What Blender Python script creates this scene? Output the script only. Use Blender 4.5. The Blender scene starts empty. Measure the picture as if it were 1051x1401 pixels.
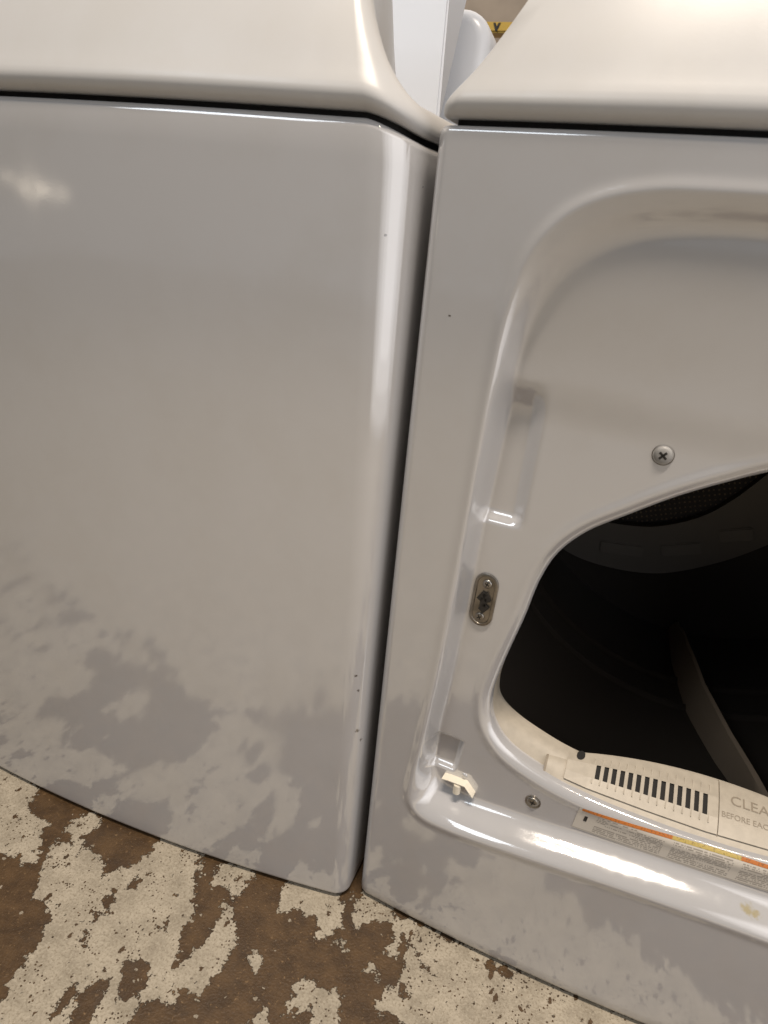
import bpy, bmesh, math, random
import numpy as np
from mathutils import Vector, Matrix

random.seed(7)
scene = bpy.context.scene
COL = scene.collection

# ------------------------------------------------------------------ camera
cam_data = bpy.data.cameras.new('camera')
cam = bpy.data.objects.new('camera', cam_data)
COL.objects.link(cam)
scene.camera = cam
yaw, pitch, roll = -0.3216, 0.3939, 0.0948
Fw = Vector((math.sin(yaw)*math.cos(pitch), math.cos(yaw)*math.cos(pitch), -math.sin(pitch)))
Rt = Vector((math.cos(yaw), -math.sin(yaw), 0))
Up = Rt.cross(Fw)
R2 = Rt*math.cos(roll) + Up*math.sin(roll)
U2 = Up*math.cos(roll) - Rt*math.sin(roll)
M = Matrix((( R2.x, U2.x, -Fw.x, 0.2021), (R2.y, U2.y, -Fw.y, -0.6419), (R2.z, U2.z, -Fw.z, 0.8252), (0, 0, 0, 1)))
cam.matrix_world = M
cam_data.sensor_fit = 'VERTICAL'
cam_data.sensor_height = 36.0
cam_data.lens = 36.0*971/1401
cam_data.clip_start = 0.01
cam_data.clip_end = 60
cam_data.dof.use_dof = True
cam_data.dof.focus_distance = 0.86
cam_data.dof.aperture_fstop = 9.0

# ------------------------------------------------------------------ light
world = bpy.data.worlds.new('World')
scene.world = world
world.use_nodes = True
bgn = world.node_tree.nodes['Background']
bgn.inputs['Color'].default_value = (0.95, 0.96, 0.98, 1)
bgn.inputs['Strength'].default_value = 0.12

def area(name, loc, target, sx, sy, power, color):
    l = bpy.data.lights.new(name, 'AREA')
    l.shape = 'RECTANGLE'; l.size = sx; l.size_y = sy
    l.energy = power; l.color = color
    o = bpy.data.objects.new(name, l); COL.objects.link(o)
    o.location = loc
    o.rotation_euler = (Vector(target)-Vector(loc)).to_track_quat('-Z', 'Y').to_euler()
    return o
area('ceiling_lamp', (0.30, -0.90, 4.2), (0.25, -0.70, 0), 1.6, 0.10, 178, (1.0, 0.87, 0.73))
for i, (sx, sy, pw) in enumerate(((2.6, 2.7, 8.2), (2.1, 2.4, 5.8), (1.5, 2.1, 3.6), (0.9, 1.8, 1.9))):   # soft side light added from the right, nested panels brightest in the middle
    area('side_fill_light', (1.78-.015*i, -0.82+.007*i, 1.24), (0.05, 0.0, 0.80), sx, sy, pw*1.1, (0.99, 0.965, 0.97))
area('cool_fill_light', (-1.7, -2.6, 3.1), (-0.1, 0, 0.5), 1.6, 1.0, 20, (0.86, 0.93, 1.0))  # added cool fill from behind left, lightens the front panels
for loc, sx, sy, pw in (((-2.80, -2.40, 0.80), .46, .09, .035), ((-2.84, -2.36, 0.795), .24, .055, .04), ((-2.87, -2.33, 0.80), .10, .04, .028), ((-2.99, -2.21, 0.84), .15, .03, .014), ((-2.70, -2.50, 0.775), .16, .07, .012)):
    area('far_lamp', loc, (-0.35, 0, 0.8), sx, sy, pw, (1.0, 0.86, 0.68)).data.shape = 'ELLIPSE'
cy = scene.cycles
cy.max_bounces = 7; cy.diffuse_bounces = 4; cy.glossy_bounces = 4; cy.caustics_reflective = False; cy.caustics_refractive = False
vs = scene.view_settings
vs.view_transform = 'Standard'; vs.look = 'None'; vs.exposure = -0.03; vs.gamma = 1.0; vs.use_curve_mapping = False

# ------------------------------------------------------------------ helpers
def link(name, me, mat=None, parent=None, smooth=True):
    o = bpy.data.objects.new(name, me); COL.objects.link(o)
    if mat: me.materials.append(mat)
    if smooth and len(me.polygons):
        me.polygons.foreach_set('use_smooth', [True]*len(me.polygons))
    if parent: o.parent = parent
    return o
def mesh(name, verts, faces):
    me = bpy.data.meshes.new(name)
    me.from_pydata([tuple(map(float, v)) for v in verts], [], [tuple(map(int, f)) for f in faces])
    me.update()
    return me
def empty(name, loc, label=None, cat=None):
    o = bpy.data.objects.new(name, None); COL.objects.link(o); o.location = loc
    o.empty_display_size = 0.1
    if label: o['label'] = label
    if cat: o['category'] = cat
    return o
def tag(o, label, cat):
    o['label'] = label; o['category'] = cat
    return o
def autosmooth(o, deg=35):
    me = o.data
    bm = bmesh.new(); bm.from_mesh(me)
    for e in bm.edges:
        if len(e.link_faces) == 2 and e.calc_face_angle(0) > math.radians(deg): e.smooth = False
    bm.to_mesh(me); bm.free()
    return o
def from_bm(name, bm, mat, parent=None, deg=35):
    bmesh.ops.recalc_face_normals(bm, faces=bm.faces[:])
    me = bpy.data.meshes.new(name); bm.to_mesh(me); bm.free()
    return autosmooth(link(name, me, mat, parent), deg)
def catmull(P, n=12, closed=True):
    P = [np.array(p, float) for p in P]; out = []
    N = len(P)
    for i in range(N if closed else N-1):
        if closed: a, b, c, d = P[i-1], P[i], P[(i+1) % N], P[(i+2) % N]
        else: a, b, c, d = P[max(i-1, 0)], P[i], P[i+1], P[min(i+2, N-1)]
        # centripetal
        def tj(t, p, q): return t + max(np.linalg.norm(q-p), 1e-6)**0.5
        t0 = 0; t1 = tj(t0, a, b) if np.linalg.norm(a-b) > 1e-9 else 1e-3; t2 = tj(t1, b, c); t3 = tj(t2, c, d) if np.linalg.norm(c-d) > 1e-9 else t2+1e-3
        for k in range(n):
            t = t1+(t2-t1)*k/n
            A1 = (t1-t)/(t1-t0)*a+(t-t0)/(t1-t0)*b; A2 = (t2-t)/(t2-t1)*b+(t-t1)/(t2-t1)*c; A3 = (t3-t)/(t3-t2)*c+(t-t2)/(t3-t2)*d
            B1 = (t2-t)/(t2-t0)*A1+(t-t0)/(t2-t0)*A2; B2 = (t3-t)/(t3-t1)*A2+(t-t1)/(t3-t1)*A3
            out.append((t2-t)/(t2-t1)*B1+(t-t1)/(t2-t1)*B2)
    if not closed: out.append(P[-1])
    return np.array(out)
def sdf(px, pz, poly, project=False):
    """signed distance (negative inside) of points to a closed polygon"""
    sh = px.shape; p = np.stack([px.ravel(), pz.ravel()], -1)
    best = np.full(len(p), 1e9); near = np.zeros_like(p); inside = np.zeros(len(p), bool)
    N = len(poly)
    for i in range(N):
        a = poly[i]; b = poly[(i+1) % N]; e = b-a
        t = np.clip(((p-a)@e)/max(e@e, 1e-12), 0, 1)
        q = a+t[:, None]*e
        d = np.sum((p-q)**2, -1); m = d < best
        best[m] = d[m]
        if project: near[m] = q[m]
        c = ((a[1] > p[:, 1]) != (b[1] > p[:, 1]))
        if abs(e[1]) > 1e-12:
            xi = a[0]+(p[:, 1]-a[1])*e[0]/e[1]
            inside ^= c & (p[:, 0] < xi)
    d = np.sqrt(best); d[inside] *= -1
    return (d.reshape(sh), near.reshape(sh+(2,))) if project else d.reshape(sh)
def sstep(a, b, x):
    t = np.clip((x-a)/(b-a), 0, 1)
    return t*t*(3-2*t)

# ------------------------------------------------------------------ materials
class NT:
    def __init__(s, name):
        s.m = bpy.data.materials.new(name); s.m.use_nodes = True
        s.t = s.m.node_tree; s.b = s.t.nodes['Principled BSDF']
    def n(s, kind, **kw):
        nd = s.t.nodes.new(kind)
        for k, v in kw.items():
            if hasattr(nd, k): setattr(nd, k, v)
            else: nd.inputs[k.replace('_', ' ')].default_value = v
        return nd
    def l(s, a, b): s.t.links.new(a, b)
    def set(s, **kw):
        for k, v in kw.items(): s.b.inputs[k.replace('_', ' ')].default_value = v
        return s
    def math(s, op, a, b=None, c=None):
        nd = s.t.nodes.new('ShaderNodeMath'); nd.operation = op
        for i, v in enumerate((a, b, c)):
            if v is None: continue
            if isinstance(v, (int, float)): nd.inputs[i].default_value = v
            else: s.l(v, nd.inputs[i])
        return nd.outputs[0]
    def mix(s, f, a, b):
        nd = s.t.nodes.new('ShaderNodeMix'); nd.data_type = 'RGBA'
        for i, v in ((0, f), (6, a), (7, b)):
            if isinstance(v, (int, float)): nd.inputs[i].default_value = v
            elif isinstance(v, tuple): nd.inputs[i].default_value = v
            else: s.l(v, nd.inputs[i])
        return nd.outputs[2]
    def ramp(s, fac, p0, p1):
        nd = s.t.nodes.new('ShaderNodeMapRange'); nd.interpolation_type = 'SMOOTHSTEP'
        s.l(fac, nd.inputs[0]); nd.inputs[1].default_value = p0; nd.inputs[2].default_value = p1
        return nd.outputs[0]
    def bump(s, h, strength, dist):
        nd = s.t.nodes.new('ShaderNodeBump'); nd.inputs['Strength'].default_value = strength; nd.inputs['Distance'].default_value = dist
        s.l(h, nd.inputs['Height']); s.l(nd.outputs[0], s.b.inputs['Normal'])
        return nd

def enamel(name, col, rough, ior, peel=0.04, dirt=0.25, marks=()):
    k = NT(name); k.set(Base_Color=(*col, 1), Roughness=rough, IOR=ior)
    tc = k.n('ShaderNodeTexCoord')
    ns = k.n('ShaderNodeTexNoise', Scale=420.0, Detail=2.0); k.l(tc.outputs['Object'], ns.inputs['Vector'])
    n2 = k.n('ShaderNodeTexNoise', Scale=9.0, Detail=6.0, Roughness=0.62); k.l(tc.outputs['Object'], n2.inputs['Vector'])
    sm = k.ramp(n2.outputs[0], 0.40, 0.72)
    mpv = k.n('ShaderNodeMapping'); mpv.inputs['Scale'].default_value = (1, 1, .14); k.l(tc.outputs['Object'], mpv.inputs['Vector'])
    n4 = k.n('ShaderNodeTexNoise', Scale=34.0, Detail=4.0, Roughness=0.6); k.l(mpv.outputs[0], n4.inputs['Vector'])
    r = k.math('MULTIPLY_ADD', sm, dirt*0.14, rough)
    r = k.math('MULTIPLY_ADD', k.ramp(n4.outputs[0], .42, .68), 0.045, r); k.l(r, k.b.inputs['Roughness'])
    # faint dust, tiny dark specks where the paint is chipped
    vo = k.n('ShaderNodeTexVoronoi', Scale=26.0); k.l(tc.outputs['Object'], vo.inputs['Vector'])
    n3 = k.n('ShaderNodeTexNoise', Scale=11.0, Detail=1.0); k.l(tc.outputs['Object'], n3.inputs['Vector'])
    spk = k.math('MULTIPLY', k.math('LESS_THAN', vo.outputs['Distance'], 0.026), k.math('GREATER_THAN', n3.outputs[0], 0.63))
    base = k.mix(k.math('MULTIPLY', sm, dirt), (*col, 1), (col[0]*.86, col[1]*.83, col[2]*.77, 1))
    base = k.mix(k.math('MULTIPLY', spk, 0.85), base, (.06, .05, .04, 1))
    for (x, y, z, r, c, st) in marks:        # stains and chips, each with its own place and ragged outline
        mp = k.n('ShaderNodeVectorMath'); mp.operation = 'DISTANCE'
        k.l(tc.outputs['Object'], mp.inputs[0]); mp.inputs[1].default_value = (x, y, z)
        nz = k.n('ShaderNodeTexNoise', Scale=1.1/r, Detail=4.0); k.l(tc.outputs['Object'], nz.inputs['Vector'])
        d = k.math('MULTIPLY_ADD', nz.outputs[0], -2.2*r, mp.outputs['Value'])
        base = k.mix(k.math('MULTIPLY', k.ramp(d, 0.05*r, -0.75*r), st), base, (*c, 1))
    k.l(base, k.b.inputs['Base Color'])
    k.bump(ns.outputs[0], peel, 0.0004)
    return k.m
def plain(name, col, rough=0.5, metal=0.0, ior=1.5, grain=0.0, gscale=300.0, vary=0.0):
    k = NT(name); k.set(Base_Color=(*col, 1), Roughness=rough, Metallic=metal, IOR=ior)
    if grain or vary:
        tc = k.n('ShaderNodeTexCoord')
        ns = k.n('ShaderNodeTexNoise', Scale=gscale, Detail=4.0); k.l(tc.outputs['Object'], ns.inputs['Vector'])
        if grain: k.bump(ns.outputs[0], grain, 0.0005)
        if vary:
            n2 = k.n('ShaderNodeTexNoise', Scale=gscale*.15, Detail=5.0); k.l(tc.outputs['Object'], n2.inputs['Vector'])
            k.l(k.mix(k.ramp(n2.outputs[0], .35, .7), (*col, 1), (*[c*(1-vary) for c in col], 1)), k.b.inputs['Base Color'])
    return k.m

CHIP = (.05, .04, .03); YEL = (.40, .33, .16)
M_PANEL = enamel('panel_enamel', (0.500, 0.496, 0.502), 0.056, 2.85, marks=(
    (.0539, -.0106, .2047, .007, YEL, .8), (.0613, -.0104, .203, .005, YEL, .7), (-.0518, -.0118, .1943, .0045, YEL, .7), (-.3368, -.0041, .7477, .0013, CHIP, 1.0), (-.2336, .015, .431, .0014, CHIP, .7)))
M_PANEL_W = enamel('washer_enamel', (0.500, 0.496, 0.502), 0.056, 2.85, marks=(
    (.3301, .0013, .3475, .0022, CHIP, .9), (.3339, .0040, .3268, .0020, CHIP, .8), (.3365, .0059, .2695, .0030, CHIP, .9), (.3401, .0112, .2539, .0024, CHIP, .8), (.3222, .0021, .8095, .0014, CHIP, .9)))
M_DECK = enamel('deck_enamel', (0.53, 0.53, 0.53), 0.29, 1.5)
M_PLAST = plain('white_plastic', (0.68, 0.72, 0.79), 0.28)
M_LINT = plain('beige_plastic', (0.43, 0.385, 0.315), 0.45, grain=0.15, gscale=700, vary=0.10)
M_CLIP = plain('ivory_plastic', (0.78, 0.72, 0.60), 0.4)
M_DARK = plain('dark_void', (0.012, 0.011, 0.010), 0.8)
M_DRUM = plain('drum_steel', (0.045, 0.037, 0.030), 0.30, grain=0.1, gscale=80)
M_BAFF = plain('baffle_plastic', (0.36, 0.27, 0.19), 0.42)
M_BULK = plain('bulkhead_grey', (0.24, 0.22, 0.20), 0.45)
M_STEEL = plain('brushed_steel', (0.42, 0.40, 0.37), 0.30, metal=1.0, grain=0.1, gscale=500, vary=.35)
M_DSTEEL = plain('tarnished_steel', (0.36, 0.33, 0.29), 0.36, metal=1.0, grain=0.2, gscale=400, vary=.4)
M_BLACK = plain('black_plastic', (0.02, 0.018, 0.016), 0.45)
M_ENGR = plain('engraved_shade', (0.25, 0.21, 0.16), 0.6)
M_GOLD = plain('brass_trim', (0.62, 0.40, 0.09), 0.35, metal=0.7)
M_WALL = plain('wall_plaster', (0.36, 0.31, 0.26), 0.9, grain=.3, gscale=60, vary=.2)
M_SCREW = plain('dull_screw', (0.36, 0.35, 0.335), 0.42, grain=.2, gscale=400, vary=.3)
PAINT= [[(-0.653, 0.0), (-0.589, -0.018), (-0.533, -0.03), (-0.495, -0.031), (-0.485, -0.068), (-0.464, -0.077), (-0.434, -0.077), (-0.438, -0.093), (-0.422, -0.103), (-0.402, -0.135), (-0.415, -0.147), (-0.445, -0.126), (-0.471, -0.129), (-0.484, -0.151)], [(-0.379, -0.036), (-0.401, -0.036), (-0.41, -0.069), (-0.403, -0.083), (-0.383, -0.088), (-0.376, -0.097), (-0.363, -0.092), (-0.38, -0.079), (-0.37, -0.057)], [(-0.405, -0.094), (-0.378, -0.094), (-0.354, -0.09), (-0.327, -0.097), (-0.308, -0.116), (-0.301, -0.104), (-0.285, -0.081), (-0.281, -0.063), (-0.277, -0.032), (-0.222, -0.03), (-0.21, -0.053), (-0.186, -0.093), (-0.168, -0.118), (-0.172, -0.136), (-0.161, -0.166), (-0.159, -0.186), (-0.148, -0.17), (-0.142, -0.143), (-0.139, -0.115), (-0.15, -0.082), (-0.136, -0.087), (-0.104, -0.126), (-0.103, -0.164), (-0.111, -0.181), (-0.108, -0.196), (-0.13, -0.196), (-0.134, -0.218), (-0.149, -0.216), (-0.165, -0.229), (-0.162, -0.261), (-0.175, -0.284), (-0.224, -0.316), (-0.276, -0.339), (-0.32, -0.3), (-0.299, -0.29), (-0.298, -0.277), (-0.311, -0.27), (-0.313, -0.248), (-0.317, -0.216), (-0.328, -0.185), (-0.349, -0.173), (-0.368, -0.176), (-0.382, -0.147), (-0.396, -0.129), (-0.403, -0.113)], [(-0.18, -0.069), (-0.185, -0.035), (-0.17, -0.033), (-0.146, -0.026), (-0.135, -0.034), (-0.136, -0.064), (-0.141, -0.078), (-0.157, -0.062), (-0.174, -0.07)], [(-0.213, -0.048), (-0.217, -0.033), (-0.195, -0.061), (-0.199, -0.069)], [(-0.087, -0.053), (-0.093, -0.032), (-0.081, -0.014), (-0.051, -0.01), (-0.017, -0.01), (0.003, -0.054), (-0.013, -0.08), (-0.023, -0.079), (-0.025, -0.064), (-0.04, -0.054), (-0.065, -0.055), (-0.078, -0.069)], [(0.007, -0.016), (0.006, 0.004), (0.027, 0.017), (0.053, 0.016), (0.049, -0.014), (0.021, -0.044), (0.01, -0.037)], [(-0.084, -0.132), (-0.078, -0.119), (-0.066, -0.128), (-0.066, -0.145), (-0.077, -0.143)], [(0.001, -0.073), (0.013, -0.073), (0.014, -0.08), (0.007, -0.081)], [(-0.015, -0.178), (-0.015, -0.143), (-0.004, -0.127), (0.014, -0.142), (0.026, -0.128), (0.037, -0.138), (0.041, -0.171), (0.026, -0.181), (0.004, -0.153), (-0.006, -0.162), (-0.007, -0.177)], [(-0.043, -0.2), (-0.039, -0.172), (-0.015, -0.207), (-0.031, -0.221)], [(0.043, -0.087), (0.054, -0.08), (0.067, -0.088), (0.07, -0.096), (0.049, -0.094)], [(-0.008, 0.001), (0.004, -0.005), (0.06, -0.009), (0.127, -0.009), (0.191, -0.01), (0.258, -0.016), (0.358, -0.018), (0.474, -0.012), (0.469, -0.07), (0.145, -0.208), (0.114, -0.131), (0.093, -0.126), (0.089, -0.136), (0.074, -0.126), (0.084, -0.102), (0.094, -0.08), (0.088, -0.046), (0.07, -0.021), (0.076, -0.045), (0.078, -0.06), (0.064, -0.063), (0.068, -0.042), (0.059, -0.023), (0.033, -0.028), (0.019, -0.041)], [(0.044, -0.087), (0.056, -0.079), (0.068, -0.089), (0.068, -0.097), (0.052, -0.093)], [(0.002, -0.072), (0.018, -0.077), (0.012, -0.082)], [(-0.021, -0.143), (-0.005, -0.127), (0.01, -0.135), (0.035, -0.132), (0.049, -0.176), (0.033, -0.183), (0.012, -0.156), (-0.0, -0.167), (-0.011, -0.161)]]
HOLES= [[(-0.212, -0.196), (-0.19, -0.188), (-0.174, -0.198), (-0.172, -0.217), (-0.172, -0.233), (-0.188, -0.231), (-0.202, -0.217)], [(-0.211, -0.219), (-0.225, -0.232), (-0.229, -0.247), (-0.219, -0.277), (-0.201, -0.276), (-0.205, -0.24)], [(-0.244, -0.238), (-0.248, -0.259), (-0.24, -0.281), (-0.232, -0.271), (-0.235, -0.245)], [(-0.279, -0.176), (-0.285, -0.143), (-0.286, -0.121), (-0.278, -0.135), (-0.271, -0.159), (-0.274, -0.174)], [(-0.27, -0.114), (-0.272, -0.1), (-0.263, -0.1), (-0.262, -0.113)], [(-0.28, -0.184), (-0.262, -0.201), (-0.272, -0.201)], [(-0.203, -0.144), (-0.196, -0.137), (-0.19, -0.147)], [(0.093, -0.087), (0.109, -0.097), (0.106, -0.109), (0.096, -0.1)], [(0.095, -0.043), (0.107, -0.05), (0.123, -0.065), (0.11, -0.061)], [(0.171, -0.025), (0.204, -0.019), (0.221, -0.021), (0.217, -0.031), (0.19, -0.032)], [(0.102, -0.007), (0.161, -0.007), (0.162, -0.011), (0.11, -0.013)]]
FAR= [[(-1.108, -0.49), (-0.937, -0.509), (-0.791, -0.481), (-0.645, -0.462), (-0.521, -0.437), (-0.407, -0.39), (-0.327, -0.335), (-0.211, -0.361), (-0.15, -0.448), (-0.485, -1.288), (-0.838, -1.064), (-0.907, -0.768), (-1.041, -0.616), (-1.229, -0.599)], [(-0.673, -0.098), (-0.664, -0.133), (-0.652, -0.166), (-0.567, -0.151), (-0.531, -0.121), (-0.465, -0.144), (-0.425, -0.146), (-0.453, -0.097), (-0.531, -0.076), (-0.646, -0.073)], [(-0.683, -0.222), (-0.691, -0.255), (-0.678, -0.313), (-0.612, -0.296), (-0.594, -0.257), (-0.63, -0.226)], [(-0.504, -0.234), (-0.515, -0.297), (-0.486, -0.3), (-0.472, -0.251), (-0.484, -0.223)], [(-0.41, -0.162), (-0.41, -0.199), (-0.354, -0.18), (-0.315, -0.163), (-0.293, -0.078), (-0.278, -0.049), (-0.16, -0.057), (-0.181, -0.131), (-0.235, -0.202), (-0.32, -0.254), (-0.373, -0.248)], [(-0.135, -0.062), (-0.166, -0.095), (-0.171, -0.136), (-0.193, -0.164), (-0.16, -0.172), (-0.133, -0.11), (-0.122, -0.068)]]

# ------------------------------------------------------------------ floor
def floor():
    def axis(lo, hi, step, far):
        a = list(np.arange(lo, hi, step)); L = []; s = step; v = lo
        while v > -far: s = min(s*1.5, .8); v -= s; L.append(v)
        R = []; s = step; v = a[-1]
        while v < far: s = min(s*1.5, .8); v += s; R.append(v)
        return np.array(L[::-1]+a+R)
    xs = axis(-.70, .56, .003, 7); ys = axis(-.36, .06, .003, 7)
    X, Y = np.meshgrid(xs, ys, indexing='ij')
    f = np.full(X.shape, 1e3)
    jit = 0.003*np.sin(X*210+3*np.sin(Y*170))*np.sin(Y*190+2*np.sin(X*130))
    near = (X > -1.6) & (X < .75) & (Y > -1.5) & (Y < .15)
    xn, yn = X[near], Y[near]
    fn = np.full(xn.shape, 1e3)
    for P in PAINT+FAR[:4]: fn = np.minimum(fn, sdf(xn, yn, np.array(P)))
    for P in HOLES: fn = np.maximum(fn, -sdf(xn, yn, np.array(P)))
    f[near] = fn+jit[near]
    w = sstep(-.42, -.33, Y)*sstep(-.74, -.64, X)*(1-sstep(.52, .6, X))
    wf = np.zeros_like(w)
    d0 = np.full(X.shape, 1e3); d0[near] = sdf(xn, yn, np.array(FAR[0]))
    wf = 1-sstep(-.02, .10, d0)
    w = np.maximum(w, wf*.8)
    off = np.maximum((X+.586)*-.686+(Y+.02)*-.727, (X+.284)*.4+(Y+.305)*-.916)
    broken = sstep(0, .05, off); far_ = sstep(.42, .75, -Y)
    nx, ny = X.shape
    V = np.stack([X.ravel(), Y.ravel(), np.zeros(X.size)], -1)
    idx = np.arange(nx*ny).reshape(nx, ny)
    Fc = np.stack([idx[:-1, :-1], idx[1:, :-1], idx[1:, 1:], idx[:-1, 1:]], -1).reshape(-1, 4)
    me = mesh('floor', V, Fc)
    a = me.attributes.new('paint_edge', 'FLOAT', 'POINT'); a.data.foreach_set('value', np.clip(f, -.05, .05).ravel().astype(np.float32))
    b = me.attributes.new('traced', 'FLOAT', 'POINT'); b.data.foreach_set('value', w.ravel().astype(np.float32))
    b = me.attributes.new('broken', 'FLOAT', 'POINT'); b.data.foreach_set('value', broken.ravel().astype(np.float32))
    b = me.attributes.new('far_paint', 'FLOAT', 'POINT'); b.data.foreach_set('value', far_.ravel().astype(np.float32))
    k = NT('worn_painted_concrete')
    at = k.n('ShaderNodeAttribute', attribute_name='paint_edge'); aw = k.n('ShaderNodeAttribute', attribute_name='traced')
    tc = k.n('ShaderNodeTexCoord'); O = tc.outputs['Object']
    mp = k.n('ShaderNodeMapping'); mp.inputs['Rotation'].default_value = (0, 0, math.radians(-48)); mp.inputs['Scale'].default_value = (1, .5, 1); k.l(O, mp.inputs['Vector'])
    def noise(scale, det, rough, vec=O):
        q = k.n('ShaderNodeTexNoise', Scale=scale, Detail=det, Roughness=rough); k.l(vec, q.inputs['Vector']); return q.outputs[0]
    big = noise(7.5, 5, .55, mp.outputs[0])
    nf = k.math('MULTIPLY', k.math('SUBTRACT', 0.44, big), 0.22)
    mixf = k.n('ShaderNodeMix'); mixf.data_type = 'FLOAT'
    k.l(aw.outputs['Fac'], mixf.inputs[0]); k.l(nf, mixf.inputs[2]); k.l(at.outputs['Fac'], mixf.inputs[3])
    f1 = noise(95, 5, .68); f2 = noise(330, 3, .6); f3 = noise(48, 3, .55)
    e = k.math('ADD', mixf.outputs[0], k.math('MULTIPLY', k.math('SUBTRACT', f1, .5), .027))
    e = k.math('ADD', e, k.math('MULTIPLY', k.math('SUBTRACT', f2, .5), .012))
    ab = k.n('ShaderNodeAttribute', attribute_name='broken'); af = k.n('ShaderNodeAttribute', attribute_name='far_paint')
    med = k.math('MULTIPLY', k.math('SUBTRACT', noise(24, 5, .65, mp.outputs[0]), .53), .24)
    e = k.math('ADD', e, k.math('MULTIPLY', ab.outputs['Fac'], med))
    e = k.math('SUBTRACT', e, k.math('MULTIPLY', af.outputs['Fac'], .06))
    e = k.math('ADD', e, k.math('MULTIPLY', k.math('SUBTRACT', noise(52, 3, .6, mp.outputs[0]), .5), .016))
    paint = k.ramp(e, 0.0007, -0.0007)
    # pits in the paint
    pit = k.ramp(k.math('ADD', k.math('MULTIPLY', f1, .75), k.math('MULTIPLY', noise(150, 2, .5, mp.outputs[0]), .55)), .79, .82)
    vo = k.n('ShaderNodeTexVoronoi', Scale=62.0, Randomness=1.0); k.l(mp.outputs[0], vo.inputs['Vector'])
    pit2 = k.math('MULTIPLY', k.math('LESS_THAN', k.math('ADD', vo.outputs['Distance'], k.math('MULTIPLY', f2, .3)), .335), k.math('GREATER_THAN', f3, .49))
    pit = k.math('MAXIMUM', pit, pit2)
    vo3 = k.n('ShaderNodeTexVoronoi', Scale=210.0); k.l(O, vo3.inputs['Vector'])
    pit3 = k.math('MULTIPLY', k.math('LESS_THAN', k.math('ADD', vo3.outputs['Distance'], k.math('MULTIPLY', noise(520, 2, .5), .2)), .34), k.math('GREATER_THAN', noise(25, 2, .5), .53))
    pit = k.math('MAXIMUM', pit, pit3)
    paint = k.math('MULTIPLY', paint, k.math('SUBTRACT', 1.0, pit))
    # stray flakes left on the bare concrete
    vo2 = k.n('ShaderNodeTexVoronoi', Scale=60.0); k.l(O, vo2.inputs['Vector'])
    fl = k.math('MULTIPLY', k.math('LESS_THAN', k.math('ADD', vo2.outputs['Distance'], k.math('MULTIPLY', f2, .3)), .29), k.math('GREATER_THAN', noise(21, 3, .5), .53))
    paint = k.math('MAXIMUM', paint, k.math('MULTIPLY', fl, .75))
    pc = k.mix(k.ramp(noise(28, 6, .65), .30, .75), (.41, .36, .28, 1), (.245, .21, .158, 1))
    pc = k.mix(k.math('MULTIPLY', k.ramp(f2, .47, .66), .65), pc, (.20, .165, .115, 1))
    pc = k.mix(k.math('MULTIPLY', k.ramp(noise(260, 4, .7), .50, .66), .5), pc, (.46, .41, .32, 1))
    bc = k.mix(k.ramp(noise(34, 6, .7), .32, .70), (.046, .024, .008, 1), (.094, .053, .021, 1))
    bc = k.mix(k.ramp(noise(190, 3, .6), .60, .74), bc, (.20, .125, .06, 1))
    bc = k.mix(k.math('MULTIPLY', k.ramp(noise(13, 4, .6), .50, .72), .6), bc, (.040, .027, .017, 1))
    k.l(k.mix(paint, bc, pc), k.b.inputs['Base Color'])
    k.l(k.math('MULTIPLY_ADD', paint, .22, .48), k.b.inputs['Roughness'])
    h = k.math('ADD', k.math('MULTIPLY', paint, 1.0), k.math('MULTIPLY', f2, .35))
    k.bump(h, 1.0, .0022)
    o = link('floor', me, k.m); o['kind'] = 'structure'
    return o
floor()

# wall seen through the notch between the two machines
bm = bmesh.new()
bmesh.ops.create_cube(bm, size=1, matrix=Matrix.Translation((0, 1.62, 1.5)) @ Matrix.Diagonal((7, .1, 3.0, 1)))
o = from_bm('wall', bm, M_WALL); o['kind'] = 'structure'

# ------------------------------------------------------------------ cabinets
def outline(W, B, rc, depth, fx, nmid=0):
    """plan outline of a bow-fronted machine, centred on x=0: points and outward normals, left back -> front -> right back.
       fx: x positions of the front columns (must lie inside the two corner arcs)"""
    h = W/2
    xe = h-rc
    for _ in range(20):
        s = 2*B*xe/h**2; nx = s/math.hypot(s, 1); xe = h-rc*(1-nx)
    bow = lambda x: -B*(1-(x/h)**2)
    pts = []
    s = 2*B*xe/h**2; ph0 = math.atan(s)
    n0 = np.array([math.sin(ph0), -math.cos(ph0)])
    cR = np.array([xe, bow(xe)])-n0*rc
    arc = [(cR+rc*np.array([math.sin(a), -math.cos(a)]), np.array([math.sin(a), -math.cos(a)])) for a in np.linspace(ph0, math.pi/2, 15)]
    right = arc+[(np.array([h, y]), np.array([1., 0.])) for y in np.linspace(cR[1]+.02, depth, 12)]
    left = [(np.array([-p[0], p[1]]), np.array([-n[0], n[1]])) for p, n in right][::-1]
    mid = []
    if nmid: fx = np.linspace(-xe, xe, nmid+2)[1:-1]
    for x in fx:
        if abs(x) < xe-1e-5:
            s = 2*B*x/h**2; l = math.hypot(s, 1); mid.append((np.array([x, bow(x)]), np.array([s/l, -1/l])))
    allp = left+mid+right
    return np.array([p for p, n in allp]), np.array([n for p, n in allp]), len(left), len(mid)
ROLL_TOP = [(.0000, .8925), (.0006, .8952), (.0020, .8975), (.0042, .8991), (.0070, .8997), (.022, .8997)]
ROLL_BOT = [(.018, .0060), (.0030, .0060), (.0010, .0068), (.0002, .0085), (.0, .0110)]
SIDE = lambda a, f: a

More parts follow.
